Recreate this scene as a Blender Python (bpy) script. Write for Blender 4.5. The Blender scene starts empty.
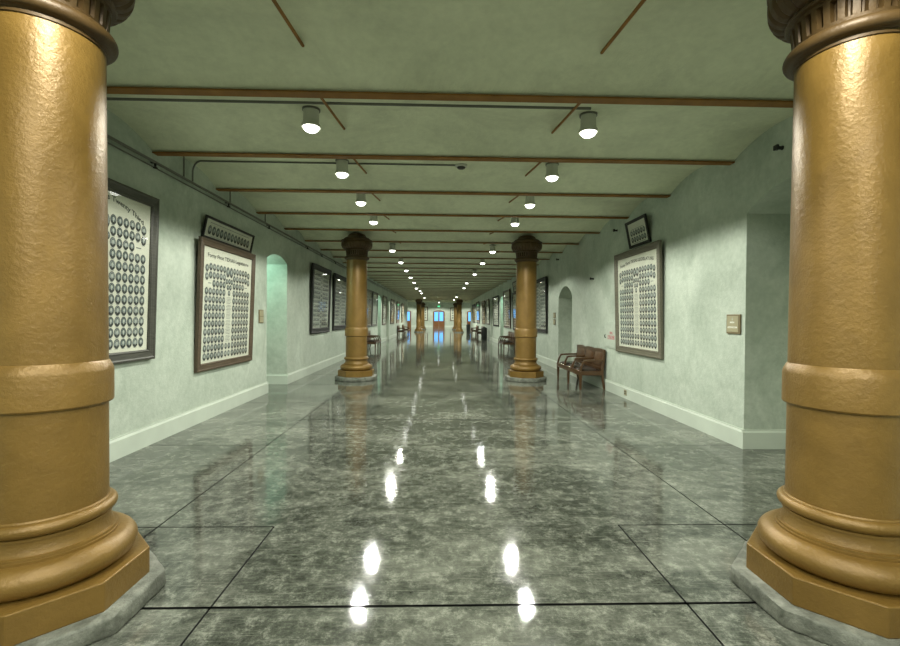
import bpy, bmesh, math, random
from mathutils import Vector, Matrix, Euler
random.seed(7)
C = bpy.context.scene.collection
PI = math.pi
S = bpy.context.scene

# ---------------------------------------------------------------- camera, world, exposure
cam_d = bpy.data.cameras.new('camera')
cam_d.sensor_width = 36.0
cam_d.sensor_fit = 'HORIZONTAL'
cam_d.lens = 18.0
cam_d.clip_start = 0.05
cam_d.clip_end = 300
cam = bpy.data.objects.new('camera', cam_d)
C.objects.link(cam)
YAW, PITCH, ROLL = math.atan(12/450), math.atan(5/450), 0.0075
cam.matrix_world = (Matrix.Translation((0, 0, 1.5)) @ Matrix.Rotation(-YAW, 4, 'Z')
                    @ Matrix.Rotation(PI/2 - PITCH, 4, 'X') @ Matrix.Rotation(ROLL, 4, 'Z'))
S.camera = cam
world = bpy.data.worlds.new('world')
S.world = world
world.use_nodes = True
world.node_tree.nodes['Background'].inputs[0].default_value = (0.05, 0.055, 0.05, 1)
world.node_tree.nodes['Background'].inputs[1].default_value = 1.0
S.view_settings.view_transform = 'Standard'
S.view_settings.look = 'None'
S.view_settings.gamma = 1.0
S.view_settings.use_curve_mapping = False
S.view_settings.exposure = -0.12
LAMP_W = 150.0          # power of each ceiling lamp
GLOBE_E = 10.0         # brightness of the lamp globes
LAMP_C = (1.0, 1.0, 0.90)

# ---------------------------------------------------------------- plan (metres; camera at 0,0,1.5 looking along +y)
XL, XR = -3.36, 3.58
HB = 3.405                       # underside of the beams
SPR, RISE = 3.42, 0.165          # springing and rise of the little vaults
B0, DB = 2.415, 1.505            # beam rhythm
Y_BACK, Y_MOUTH, Y_END = -5.05, 49.5, 75.0
def vault_z(y):
    t = ((y - B0) / DB) % 1.0
    return SPR + 4*RISE*t*(1-t)

# ---------------------------------------------------------------- materials
def new_mat(name):
    m = bpy.data.materials.new(name)
    m.use_nodes = True
    nt = m.node_tree
    b = nt.nodes['Principled BSDF']
    return m, nt, b
def N(nt, t, **kw):
    n = nt.nodes.new(t)
    for k, v in kw.items():
        setattr(n, k, v)
    return n
def coords(nt, scale=(1,1,1), rot=(0,0,0), kind='Object'):
    tc = N(nt, 'ShaderNodeTexCoord')
    mp = N(nt, 'ShaderNodeMapping')
    mp.inputs['Scale'].default_value = scale
    mp.inputs['Rotation'].default_value = rot
    nt.links.new(tc.outputs[kind], mp.inputs['Vector'])
    return mp.outputs['Vector']
def noise(nt, vec, scale, detail=4, rough=0.55, dist=0.0):
    n = N(nt, 'ShaderNodeTexNoise')
    n.inputs['Scale'].default_value = scale
    n.inputs['Detail'].default_value = detail
    n.inputs['Roughness'].default_value = rough
    n.inputs['Distortion'].default_value = dist
    nt.links.new(vec, n.inputs['Vector'])
    return n.outputs['Fac']
def ramp(nt, fac, stops):
    r = N(nt, 'ShaderNodeValToRGB')
    e = r.color_ramp.elements
    while len(e) > 1:
        e.remove(e[-1])
    e[0].position, e[0].color = stops[0][0], (*stops[0][1], 1)
    for p, c in stops[1:]:
        x = e.new(p)
        x.color = (*c, 1)
    nt.links.new(fac, r.inputs['Fac'])
    return r.outputs['Color']
def mixc(nt, fac, a, b, mode='MIX'):
    m = N(nt, 'ShaderNodeMix', data_type='RGBA', blend_type=mode)
    for sock, v in ((m.inputs[0], fac), (m.inputs[6], a), (m.inputs[7], b)):
        if hasattr(v, 'links'):
            nt.links.new(v, sock)
        elif isinstance(v, tuple):
            sock.default_value = (*v, 1)
        else:
            sock.default_value = v
    return m.outputs[2]
def bump(nt, b, height, strength, dist=0.02):
    n = N(nt, 'ShaderNodeBump')
    n.inputs['Strength'].default_value = strength
    n.inputs['Distance'].default_value = dist
    nt.links.new(height, n.inputs['Height'])
    nt.links.new(n.outputs['Normal'], b.inputs['Normal'])
def simple(name, col, rough=0.5, metal=0.0, spec=0.5, emit=None, strength=0, var=0.0, vscale=8):
    m, nt, b = new_mat(name)
    b.inputs['Roughness'].default_value = rough
    b.inputs['Metallic'].default_value = metal
    b.inputs['Specular IOR Level'].default_value = spec
    if var:
        v = noise(nt, coords(nt), vscale, 4)
        lo = tuple(max(0, c*(1-var)) for c in col)
        hi = tuple(min(1, c*(1+var)) for c in col)
        nt.links.new(ramp(nt, v, [(0.3, lo), (0.7, hi)]), b.inputs['Base Color'])
    else:
        b.inputs['Base Color'].default_value = (*col, 1)
    if emit:
        b.inputs['Emission Color'].default_value = (*emit, 1)
        b.inputs['Emission Strength'].default_value = strength
    return m

def plaster(name, lo, mid, hi, bstr=0.25, stain=None, big=1.1):
    m, nt, b = new_mat(name)
    v = coords(nt)
    f = noise(nt, v, big, 6, 0.62, 0.4)
    col = ramp(nt, f, [(0.3, lo), (0.5, mid), (0.68, hi)])
    f2 = noise(nt, v, 14, 5, 0.6)
    col = mixc(nt, 0.35, col, ramp(nt, f2, [(0.3, lo), (0.7, hi)]))
    if stain:
        vs = coords(nt, (1, 1, 0.8))
        f3 = noise(nt, vs, 1.1, 9, 0.72, 0.5)
        fac = ramp(nt, f3, [(0.50, (0, 0, 0)), (0.70, (0.65, 0.65, 0.65))])
        col = mixc(nt, fac, col, stain)
    nt.links.new(col, b.inputs['Base Color'])
    b.inputs['Roughness'].default_value = 0.62
    b.inputs['Specular IOR Level'].default_value = 0.3
    h = noise(nt, v, 38, 5, 0.65)
    bump(nt, b, h, bstr, 0.01)
    return m
M = {}
M['wall'] = plaster('wall_plaster', (.31, .365, .295), (.43, .49, .41), (.53, .59, .50), 0.5, (.235, .285, .22))
M['ceiling'] = plaster('ceiling_plaster', (.50, .54, .385), (.63, .67, .48), (.71, .75, .55), 0.45, (.43, .46, .33))
M['base'] = simple('painted_baseboard', (.50, .56, .475), .4, var=.06, vscale=3)

def floor_mat():
    m, nt, b = new_mat('polished_concrete')
    v = coords(nt)
    vs = coords(nt, (0.7, 1.25, 1), (0, 0, 0.5))
    f1 = noise(nt, vs, 1.1, 10, 0.74, 0.35)
    c1 = ramp(nt, f1, [(0.36, (.016, .019, .015)), (0.47, (.06, .068, .054)), (0.56, (.18, .19, .155)), (0.70, (.33, .345, .28))])
    f2 = noise(nt, v, 9.5, 12, 0.85, 0.15)
    c2 = ramp(nt, f2, [(0.40, (.010, .012, .009)), (0.51, (.085, .092, .073)), (0.62, (.36, .375, .31))])
    col = mixc(nt, 0.52, c1, c2)
    # fine pale scratches in two directions
    for ang, sc in ((0.6, (3, 60, 1)), (-0.9, (2, 45, 1))):
        w = coords(nt, sc, (0, 0, ang))
        fs = noise(nt, w, 1.6, 3, 0.6, 0.2)
        fac = ramp(nt, fs, [(0.60, (0, 0, 0)), (0.70, (0.30, 0.30, 0.30))])
        col = mixc(nt, fac, col, (.30, .31, .255))
    nt.links.new(col, b.inputs['Base Color'])
    fr = noise(nt, v, 2.2, 6, 0.65, 0.5)
    r = ramp(nt, fr, [(0.3, (.03, .03, .03)), (0.7, (.095, .095, .095))])
    nt.links.new(r, b.inputs['Roughness'])
    b.inputs['Specular IOR Level'].default_value = 0.6
    h = noise(nt, v, 7, 4, 0.5)
    h2 = noise(nt, v, 60, 4, 0.6)
    bump(nt, b, mixc(nt, 0.25, h, h2), 0.045, 0.02)
    return m
M['floor'] = floor_mat()
M['joint'] = simple('floor_joint', (.012, .013, .012), .6)

def gold_mat(name, lo, hi, rough, bstr):
    m, nt, b = new_mat(name)
    v = coords(nt)
    f = noise(nt, v, 3.2, 6, 0.65, 0.5)
    col = ramp(nt, f, [(0.3, lo), (0.7, hi)])
    nt.links.new(col, b.inputs['Base Color'])
    b.inputs['Metallic'].default_value = 0.25
    b.inputs['Roughness'].default_value = rough
    b.inputs['Specular IOR Level'].default_value = 0.55
    h1 = noise(nt, v, 42, 6, 0.62, 0.15)
    bump(nt, b, h1, bstr, 0.012)
    return m
M['gold'] = gold_mat('gold_paint', (.160, .092, .018), (.235, .138, .031), .40, 0.30)
M['gold_dark'] = gold_mat('dark_gold_paint', (.055, .031, .008), (.09, .051, .014), .5, 0.2)  # darker, slightly rougher version of the gold, for the capitals
M['stone'] = plaster('rough_grey_stone', (.06, .065, .05), (.15, .16, .13), (.30, .31, .26), 1.0, None, 9.0)
M['beam'] = simple('brown_beam_paint', (.23, .115, .030), .65, spec=.2, var=.2, vscale=5)
M['pipe'] = simple('pipe_paint', (.115, .12, .095), .5)
M['dark_metal'] = simple('dark_metal', (.025, .025, .022), .4, .4)
M['can'] = simple('lamp_can_paint', (.42, .44, .36), .4)
M['globe'] = simple('lamp_globe', (1, 1, 1), .3, emit=(1.0, 1.0, .93), strength=GLOBE_E)
def wood(name, lo, hi, rough=.35, sc=(2, 30, 30)):
    m, nt, b = new_mat(name)
    f = noise(nt, coords(nt, sc), 2.0, 5, .6, .8)
    nt.links.new(ramp(nt, f, [(.3, lo), (.7, hi)]), b.inputs['Base Color'])
    b.inputs['Roughness'].default_value = rough
    return m
M['oak'] = wood('bench_wood', (.040, .019, .006), (.092, .046, .015), .30)
M['leather'] = simple('dark_leather', (.020, .009, .005), .25, var=.3)
M['leather_back'] = simple('brown_leather', (.070, .034, .012), .36, var=.3)
M['door_wood'] = wood('door_wood', (.12, .048, .014), (.22, .092, .028), .4, (30, 30, 2))
M['blue_glass'] = simple('daylit_glass', (.1, .3, .6), .1, emit=(.10, .42, 1.0), strength=1.3)
M['frame_grey'] = wood('weathered_dark_frame', (.035, .036, .028), (.075, .074, .058), .45)
M['frame_brown'] = wood('brown_frame', (.050, .036, .022), (.105, .075, .046), .45)
M['frame_olive'] = wood('olive_frame', (.085, .080, .055), (.15, .14, .10), .5)
M['frame_black'] = wood('black_frame', (.008, .008, .007), (.016, .016, .013), .6)
M['frame_tan'] = wood('tan_frame', (.12, .08, .042), (.2, .14, .075), .45)
M['print'] = simple('aged_print_paper', (.58, .60, .49), .7, var=.06, vscale=3)
M['print_grey'] = simple('grey_print_paper', (.26, .29, .235), .7, var=.08, vscale=3)
M['ink'] = simple('print_ink', (.022, .028, .026), .7)
M['ink_mid'] = simple('print_ink_mid', (.115, .15, .142), .7)
M['ink_soft'] = simple('print_ink_soft', (.21, .25, .235), .7)
M['skin_print'] = simple('printed_face', (.40, .44, .38), .7)
M['plate_tan'] = simple('tan_plaque', (.32, .295, .185), .45)
M['plate_rim'] = simple('plaque_rim', (.17, .135, .07), .45)
M['white'] = simple('white_lettering', (.85, .88, .80), .5)
M['red'] = simple('red_lettering', (.42, .025, .06), .5)
M['black_plastic'] = simple('black_plastic', (.012, .014, .013), .35)
M['cream'] = simple('cream_plastic', (.62, .66, .54), .4)
M['green_led'] = simple('green_exit_letters', (.05, .6, .25), .4, emit=(.08, 1.0, .42), strength=3.0)
def glass_mat():
    m = bpy.data.materials.new('picture_glass')
    m.use_nodes = True
    nt = m.node_tree
    nt.nodes.clear()
    out = N(nt, 'ShaderNodeOutputMaterial')
    tr = N(nt, 'ShaderNodeBsdfTransparent')
    gl = N(nt, 'ShaderNodeBsdfGlossy')
    gl.inputs['Roughness'].default_value = 0.03
    fr = N(nt, 'ShaderNodeFresnel')
    fr.inputs['IOR'].default_value = 1.45
    mx = N(nt, 'ShaderNodeMixShader')
    ge = N(nt, 'ShaderNodeNewGeometry')
    inv = N(nt, 'ShaderNodeMath', operation='SUBTRACT')
    inv.inputs[0].default_value = 1.0
    nt.links.new(ge.outputs['Backfacing'], inv.inputs[1])
    mu = N(nt, 'ShaderNodeMath', operation='MULTIPLY')
    nt.links.new(fr.outputs[0], mu.inputs[0])
    nt.links.new(inv.outputs[0], mu.inputs[1])
    nt.links.new(mu.outputs[0], mx.inputs[0])
    nt.links.new(tr.outputs[0], mx.inputs[1])
    nt.links.new(gl.outputs[0], mx.inputs[2])
    nt.links.new(mx.outputs[0], out.inputs[0])
    return m
M['glass'] = glass_mat()

# ---------------------------------------------------------------- mesh helpers
def link(name, me, parent=None):
    o = bpy.data.objects.new(name, me)
    C.objects.link(o)
    if parent:
        o.parent = parent
    return o
def obj(name, bm, mats, parent=None, smooth=False, angle=None):
    me = bpy.data.meshes.new(name)
    bmesh.ops.recalc_face_normals(bm, faces=bm.faces)
    bm.to_mesh(me)
    bm.free()
    for m in (mats if isinstance(mats, (list, tuple)) else [mats]):
        me.materials.append(m)
    if smooth:
        for p in me.polygons:
            p.use_smooth = True
        me.set_sharp_from_angle(angle=angle if angle else math.radians(40))
    return link(name, me, parent)
def flat(name, bm, mats, parent=None):          # keeps the winding as built
    me = bpy.data.meshes.new(name)
    bm.to_mesh(me)
    bm.free()
    for m in (mats if isinstance(mats, (list, tuple)) else [mats]):
        me.materials.append(m)
    return link(name, me, parent)
def merge(dst, src, mtx=None):
    if mtx is not None:
        bmesh.ops.transform(src, matrix=mtx, verts=src.verts)
    me = bpy.data.meshes.new('tmp')
    src.to_mesh(me)
    src.free()
    dst.from_mesh(me)
    bpy.data.meshes.remove(me)
def box(bm, x0, x1, y0, y1, z0, z1, bev=0.0, seg=2, mtx=None):
    t = bmesh.new()
    bmesh.ops.create_cube(t, size=1.0)
    bmesh.ops.scale(t, vec=(x1-x0, y1-y0, z1-z0), verts=t.verts)
    bmesh.ops.translate(t, vec=((x0+x1)/2, (y0+y1)/2, (z0+z1)/2), verts=t.verts)
    if bev > 0:
        bmesh.ops.bevel(t, geom=t.edges[:], offset=bev, segments=seg, profile=.5, affect='EDGES')
    merge(bm, t, mtx)
def prism(bm, pts, d0, d1, axis='y', bev=0.0):
    """extrude a 2D outline: axis y -> pts are (x,z); axis z -> (x,y); axis x -> (y,z)"""
    t = bmesh.new()
    def P(p, d):
        return (p[0], d, p[1]) if axis == 'y' else ((p[0], p[1], d) if axis == 'z' else (d, p[0], p[1]))
    a = [t.verts.new(P(p, d0)) for p in pts]
    b = [t.verts.new(P(p, d1)) for p in pts]
    t.faces.new(a)
    t.faces.new(b[::-1])
    n = len(pts)
    for i in range(n):
        t.faces.new((a[i], b[i], b[(i+1) % n], a[(i+1) % n]))
    bmesh.ops.recalc_face_normals(t, faces=t.faces)
    if bev > 0:
        bmesh.ops.bevel(t, geom=t.edges[:], offset=bev, segments=2, profile=.5, affect='EDGES')
    merge(bm, t)
def lathe(bm, prof, n=96, fr=None, cap0=True, cap1=True):
    """prof: list of (r,z); fr(r,z,angle,i) may change the radius"""
    rings = []
    for i, (r, z) in enumerate(prof):
        ring = []
        for k in range(n):
            a = 2*PI*k/n
            rr = fr(r, z, k, i) if fr else r
            ring.append(bm.verts.new((rr*math.cos(a), rr*math.sin(a), z)))
        rings.append(ring)
    for i in range(len(rings)-1):
        for k in range(n):
            bm.faces.new((rings[i][k], rings[i][(k+1) % n], rings[i+1][(k+1) % n], rings[i+1][k]))
    if cap0:
        bm.faces.new(rings[0][::-1])
    if cap1:
        bm.faces.new(rings[-1])
def arcpts(cr, cz, r, a0, a1, n, sx=1.0):
    return [(cr + sx*r*math.cos(a0+(a1-a0)*i/n), cz + r*math.sin(a0+(a1-a0)*i/n)) for i in range(n+1)]
def tube(bm, pts, r, n=10):
    pts = [Vector(p) for p in pts]
    rings = []
    for i, p in enumerate(pts):
        d = (pts[min(i+1, len(pts)-1)] - pts[max(i-1, 0)]).normalized()
        up = Vector((0, 0, 1)) if abs(d.z) < .9 else Vector((0, 1, 0))
        u = d.cross(up).normalized()
        w = u.cross(d).normalized()
        rings.append([bm.verts.new(p + r*(u*math.cos(2*PI*k/n) + w*math.sin(2*PI*k/n))) for k in range(n)])
    for i in range(len(rings)-1):
        for k in range(n):
            bm.faces.new((rings[i][k], rings[i][(k+1) % n], rings[i+1][(k+1) % n], rings[i+1][k]))
    bm.faces.new(rings[0])
    bm.faces.new(rings[-1][::-1])
def bar(bm, p0, p1, w, d, bev=0.0):
    """rectangular bar from p0 to p1"""
    p0, p1 = Vector(p0), Vector(p1)
    L = (p1-p0).length
    q = (p1-p0).to_track_quat('Z', 'Y').to_matrix().to_4x4()
    box(bm, -w/2, w/2, -d/2, d/2, 0, L, bev, 2, Matrix.Translation(p0) @ q)
_txt = {}
def text_mesh(s):
    if s not in _txt:
        cu = bpy.data.curves.new('lettering', 'FONT')
        cu.body = s
        cu.resolution_u = 2
        cu.offset = .018
        cu.extrude = 0.0
        o = bpy.data.objects.new('lettering', cu)
        C.objects.link(o)
        dg = bpy.context.evaluated_depsgraph_get()
        me = bpy.data.meshes.new_from_object(o.evaluated_get(dg))
        vs = [v.co.copy() for v in me.vertices]
        fs = [tuple(p.vertices) for p in me.polygons]
        bpy.data.objects.remove(o)
        bpy.data.curves.remove(cu)
        bpy.data.meshes.remove(me)
        _txt[s] = (vs, fs)
    return _txt[s]
def add_text(bm, s, cx, cz, y, width=None, height=None, mi=0, arc=0.0, blackletter=False):
    """letters lying in the local x-z plane at depth y, facing -y. arc: drop at both ends"""
    vs, fs = text_mesh(s)
    x0, x1 = min(v.x for v in vs), max(v.x for v in vs)
    z0, z1 = min(v.y for v in vs), max(v.y for v in vs)
    sz = height/(z1-z0) if height else width/(x1-x0)
    sx = width/(x1-x0) if width else sz
    W = (x1-x0)*sx
    out = []
    for v in vs:
        x = (v.x-(x0+x1)/2)*sx
        z = (v.y-(z0+z1)/2)*sz
        if arc:
            z -= arc*(x/(W/2))**2
        out.append(bm.verts.new((cx+x, y, cz+z)))
    for f in fs:
        try:
            fa = bm.faces.new([out[i] for i in f])
            fa.material_index = mi
        except ValueError:
            pass
def thing(name, label, cat, loc=(0, 0, 0), rotz=0, group=None, kind=None, tilt=0):
    o = bpy.data.objects.new(name, None)
    C.objects.link(o)
    o.location = loc
    o.rotation_euler = (tilt, 0, rotz)
    tag(o, label, cat, group, kind)
    return o
def tag(o, label, cat, group=None, kind=None):
    o['label'] = label
    o['category'] = cat
    if group:
        o['group'] = group
    if kind:
        o['kind'] = kind
    return o
def struct(o):
    o['kind'] = 'structure'
    return o
def dup(root, loc, rotz, label, group=None):
    r = root.copy()
    C.objects.link(r)
    r.location = loc
    r.rotation_euler = (root.rotation_euler[0], 0, rotz)
    r['label'] = label
    if group:
        r['group'] = group
    for ch in list(root.children):
        c = ch.copy()
        C.objects.link(c)
        c.parent = r
        for g in list(ch.children):
            d = g.copy()
            C.objects.link(d)
            d.parent = c
    return r
ORD = ['first', 'second', 'third', 'fourth', 'fifth', 'sixth', 'seventh', 'eighth', 'ninth', 'tenth', 'eleventh', 'twelfth',
       'thirteenth', 'fourteenth', 'fifteenth', 'sixteenth', 'seventeenth', 'eighteenth', 'nineteenth', 'twentieth']
def ordinal(i):
    if i < 20:
        return ORD[i]
    tens = {2: 'twenty', 3: 'thirty'}[(i+1)//10]
    u = (i+1) % 10
    return {2: 'twentieth', 3: 'thirtieth'}[(i+1)//10] if u == 0 else tens + '-' + ORD[u-1]

# ================================================================= ROOM SHELL
# ---- floor with saw-cut joints
JW = 0.011
XC_L, XC_R = -1.98, 2.17              # column lines
YC1, YC2 = 2.33, 10.95                # column rows
JN = []                               # joints: x0,x1,y0,y1
for xc in (-1.98, 2.11):
    JN.append((xc-JW/2, xc+JW/2, Y_BACK, Y_END))
yy = YC1 - 4.3
while yy < Y_END:
    w = 0.019
    JN.append((-1.98, 2.11, yy-w/2, yy+w/2))
    yy += 4.3
for a in (-1.2, 0.9, 2.33, 3.23, 5.29, 7.9, 10.08, 11.82, 14.2, 16.5, 18.9, 21.3, 23.8, 26.3, 28.8, 31.3, 33.8, 36.3, 38.8, 41.3, 43.8, 46.3):
    JN.append((-5.2, -1.98, a-JW/2, a+JW/2))
    JN.append((2.11, 5.4, a-JW/2, a+JW/2))
for yc in (YC1, YC2):
    for s, xi, xo in ((-1, -1.16, -1.98), (1, 1.325, 2.11)):
        JN.append((xi-JW/2, xi+JW/2, yc-.9, yc+.9))
        for e in (-.9, .9):
            JN.append((min(xi, xo), max(xi, xo), yc+e-JW/2, yc+e+JW/2))
def build_floor():
    xs = sorted(set([-9.0, 9.5] + [round(v, 5) for j in JN for v in j[:2]]))
    ys = sorted(set([Y_BACK-.5, Y_END+.5] + [round(v, 5) for j in JN for v in j[2:]]))
    bm = bmesh.new()
    for i in range(len(xs)-1):
        for k in range(len(ys)-1):
            cx, cy = (xs[i]+xs[i+1])/2, (ys[k]+ys[k+1])/2
            isj = any(j[0]-1e-4 < cx < j[1]+1e-4 and j[2]-1e-4 < cy < j[3]+1e-4 for j in JN)
            z = -0.005 if isj else 0.0
            q = [(xs[i], ys[k]), (xs[i+1], ys[k]), (xs[i+1], ys[k+1]), (xs[i], ys[k+1])]
            vs = [bm.verts.new((x, y, z)) for x, y in q]
            f = bm.faces.new(vs)
            f.material_index = 1 if isj else 0
            if isj:
                for a in range(4):
                    p, r = q[a], q[(a+1) % 4]
                    g = bm.faces.new([bm.verts.new((*p, z)), bm.verts.new((*r, z)), bm.verts.new((*r, 0)), bm.verts.new((*p, 0))])
                    g.material_index = 1
    return struct(flat('floor', bm, [M['floor'], M['joint']]))
build_floor()

# ---- vaulted ceiling
bm = bmesh.new()
kb0, kb1 = -5, 31
prof = []
for k in range(kb0, kb1+1):
    y0 = B0 + k*DB
    for i in range(10):
        t = i/10
        prof.append((y0 + t*DB, SPR + 4*RISE*t*(1-t), i))
prof = [p for p in prof if p[0] <= Y_MOUTH] + [(Y_MOUTH, vault_z(Y_MOUTH), 0)]
va = [bm.verts.new((XL-.6, p[0], p[1])) for p in prof]
vb = [bm.verts.new((XR+.6, p[0], p[1])) for p in prof]
for i in range(len(prof)-1):
    f = bm.faces.new((va[i], va[i+1], vb[i+1], vb[i]))
    f.smooth = True
me = bpy.data.meshes.new('ceiling')
bm.to_mesh(me); bm.free()
me.materials.append(M['ceiling'])
me.set_sharp_from_angle(angle=math.radians(20))
struct(link('ceiling', me))

# ---- side walls with arched, deep doorways
def arch_pts(ya, yb, zs, rise, n=14):
    pts = []
    w = (yb-ya)/2
    R = (w*w + rise*rise)/(2*rise)
    cz = zs + rise - R
    yc = (ya+yb)/2
    for i in range(n+1):
        y = ya + (yb-ya)*i/n
        pts.append((y, cz + math.sqrt(max(0, R*R-(y-yc)**2))))
    return pts
ZT = 3.62
OPEN_L = [(8.92, 10.1, 2.66, .13, 1.2), (25.2, 26.5, 2.62, .13, 1.2), (29.3, 30.8, 2.62, .13, .5)]
OPEN_R = [(3.80, 5.15, 2.74, .22, .9), (11.95, 13.3, 2.12, .30, .8), (24.5, 25.8, 2.62, .13, 1.0), (29.4, 30.5, 2.62, .13, .5)]
def side_wall(name, xf, sgn, opens):
    """xf: face of the wall, sgn: direction into the wall"""
    bm = bmesh.new()
    def quad(*p):
        bm.faces.new([bm.verts.new(q) for q in p])
    y = Y_BACK
    for (ya, yb, zs, rise, dep) in opens:
        quad((xf, y, 0), (xf, ya, 0), (xf, ya, ZT), (xf, y, ZT))
        pts = arch_pts(ya, yb, zs, rise)
        xb = xf + sgn*dep
        for i in range(len(pts)-1):
            (a, za), (b, zb) = pts[i], pts[i+1]
            quad((xf, a, za), (xf, b, zb), (xf, b, ZT), (xf, a, ZT))
            quad((xf, a, za), (xf, b, zb), (xb, b, zb), (xb, a, za))
            quad((xb, a, 0), (xb, b, 0), (xb, b, zb), (xb, a, za))
        quad((xf, ya, 0), (xb, ya, 0), (xb, ya, zs), (xf, ya, zs))
        quad((xf, yb, 0), (xb, yb, 0), (xb, yb, zs), (xf, yb, zs))
        y = yb
    quad((xf, y, 0), (xf, Y_MOUTH, 0), (xf, Y_MOUTH, ZT), (xf, y, ZT))
    # end face at the mouth of the corridor and top
    quad((xf, Y_MOUTH, 0), (xf+sgn*5.2, Y_MOUTH, 0), (xf+sgn*5.2, Y_MOUTH, 4.5), (xf, Y_MOUTH, 4.5))
    quad((xf, Y_BACK, ZT), (xf, Y_MOUTH, ZT), (xf+sgn*.7, Y_MOUTH, ZT), (xf+sgn*.7, Y_BACK, ZT))
    return struct(flat(name, bm, M['wall']))
side_wall('wall_left', XL, -1, OPEN_L)
side_wall('wall_right', XR, 1, OPEN_R)
def baseboard(name, xf, sgn, opens):
    bm = bmesh.new()
    H, T = .225, .028
    def run(p0, p1, nrm):
        # straight baseboard from p0 to p1 (xy), projecting along nrm, with a small chamfered cap
        p0, p1, nrm = Vector((*p0, 0)), Vector((*p1, 0)), Vector((*nrm, 0))
        sec = [(0, 0), (T, 0), (T, H-.035), (T*.55, H-.012), (T*.55, H), (0, H)]
        a = [bm.verts.new(p0 + nrm*d + Vector((0, 0, z))) for d, z in sec]
        b = [bm.verts.new(p1 + nrm*d + Vector((0, 0, z))) for d, z in sec]
        bm.faces.new(a); bm.faces.new(b[::-1])
        for i in range(len(sec)):
            j = (i+1) % len(sec)
            bm.faces.new((a[i], b[i], b[j], a[j]))
    y = Y_BACK
    for (ya, yb, zs, rise, dep) in opens:
        run((xf, y), (xf, ya), (-sgn, 0))
        run((xf-sgn*T, ya), (xf+sgn*(dep-.05), ya), (0, 1))
        run((xf-sgn*T, yb), (xf+sgn*(dep-.05), yb), (0, -1))
        y = yb
    run((xf, y), (xf, Y_MOUTH), (-sgn, 0))
    return struct(obj(name, bm, M['base']))
baseboard('baseboard_left', XL, -1, OPEN_L)
baseboard('baseboard_right', XR, 1, OPEN_R)
# doors closing the doorway recesses
nd = [4]
def recess_door(xf, sgn, o):
    ya, yb, zs, rise, dep = o
    x = xf + sgn*(dep-.001)
    bm = bmesh.new()
    a, b = ya+.06, yb-.06
    x0, x1 = sorted((x, x-sgn*.045))
    box(bm, x0, x1, a, b, 0.005, zs-.08, .004)
    for (z0, z1) in ((.18, .95), (1.1, zs-.25)):
        q0, q1 = sorted((x-sgn*.045, x-sgn*.06))
        box(bm, q0, q1, a+.14, b-.14, z0, z1, .006)
    d = struct(obj('door_%d' % nd[0], bm, M['cream']))
    nd[0] += 1
    k = bmesh.new()
    bmesh.ops.create_uvsphere(k, u_segments=14, v_segments=8, radius=.03, matrix=Matrix.Translation((x-sgn*.08, a+.1, 1.0)))
    tube(k, [(x-sgn*.045, a+.1, 1.0), (x-sgn*.08, a+.1, 1.0)], .012)
    obj('door_knob', k, M['dark_metal'], d, True)
for o in OPEN_L:
    recess_door(XL, -1, o)
for o in OPEN_R:
    recess_door(XR, 1, o)
# ---- wall behind the camera, hall at the far end
bm = bmesh.new()
box(bm, XL-.3, XR+.3, Y_BACK-.2, Y_BACK, 0, ZT)
struct(obj('wall_back', bm, M['wall']))
HX0, HX1, HZ = -7.5, 8.0, 4.5
bm = bmesh.new()
box(bm, HX0-.2, HX1+.2, Y_END, Y_END+.3, 0, HZ)
struct(obj('wall_end', bm, M['wall']))
for nm, x in (('wall_hall_left', HX0-.2), ('wall_hall_right', HX1)):
    bm = bmesh.new()
    box(bm, x, x+.2, Y_MOUTH, Y_END, 0, HZ)
    struct(obj(nm, bm, M['wall']))
bm = bmesh.new()
box(bm, HX0-.2, HX1+.2, Y_MOUTH, Y_END, HZ, HZ+.2)
struct(obj('ceiling_hall', bm, M['ceiling']))
bm = bmesh.new()
box(bm, HX0, HX1, 58.2, 58.8, 3.53, HZ)
struct(obj('trim_1', bm, M['ceiling']))           # cross girder on the two far columns
bm = bmesh.new()
box(bm, XL, XR, Y_MOUTH-.05, Y_MOUTH+.15, HB, HZ)
struct(obj('trim_2', bm, M['ceiling']))           # downstand where the corridor opens into the hall
bm = bmesh.new()
for a, b in ((-3.2, -2.9), (-2.65, -2.4), (-1.5, -.6), (-.36, .33), (.72, 1.62), (2.0, 2.3), (2.9, 3.2)):
    box(bm, a, b, Y_MOUTH-.07, Y_MOUTH-.052, HB+.0, HB+.085, .003)
struct(obj('trim_3', bm, M['beam']))              # brown blocks along it
bm = bmesh.new()
box(bm, HX0, HX1, Y_END-.03, Y_END, 0, .225, .006)
struct(obj('baseboard_end', bm, M['base']))

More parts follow.
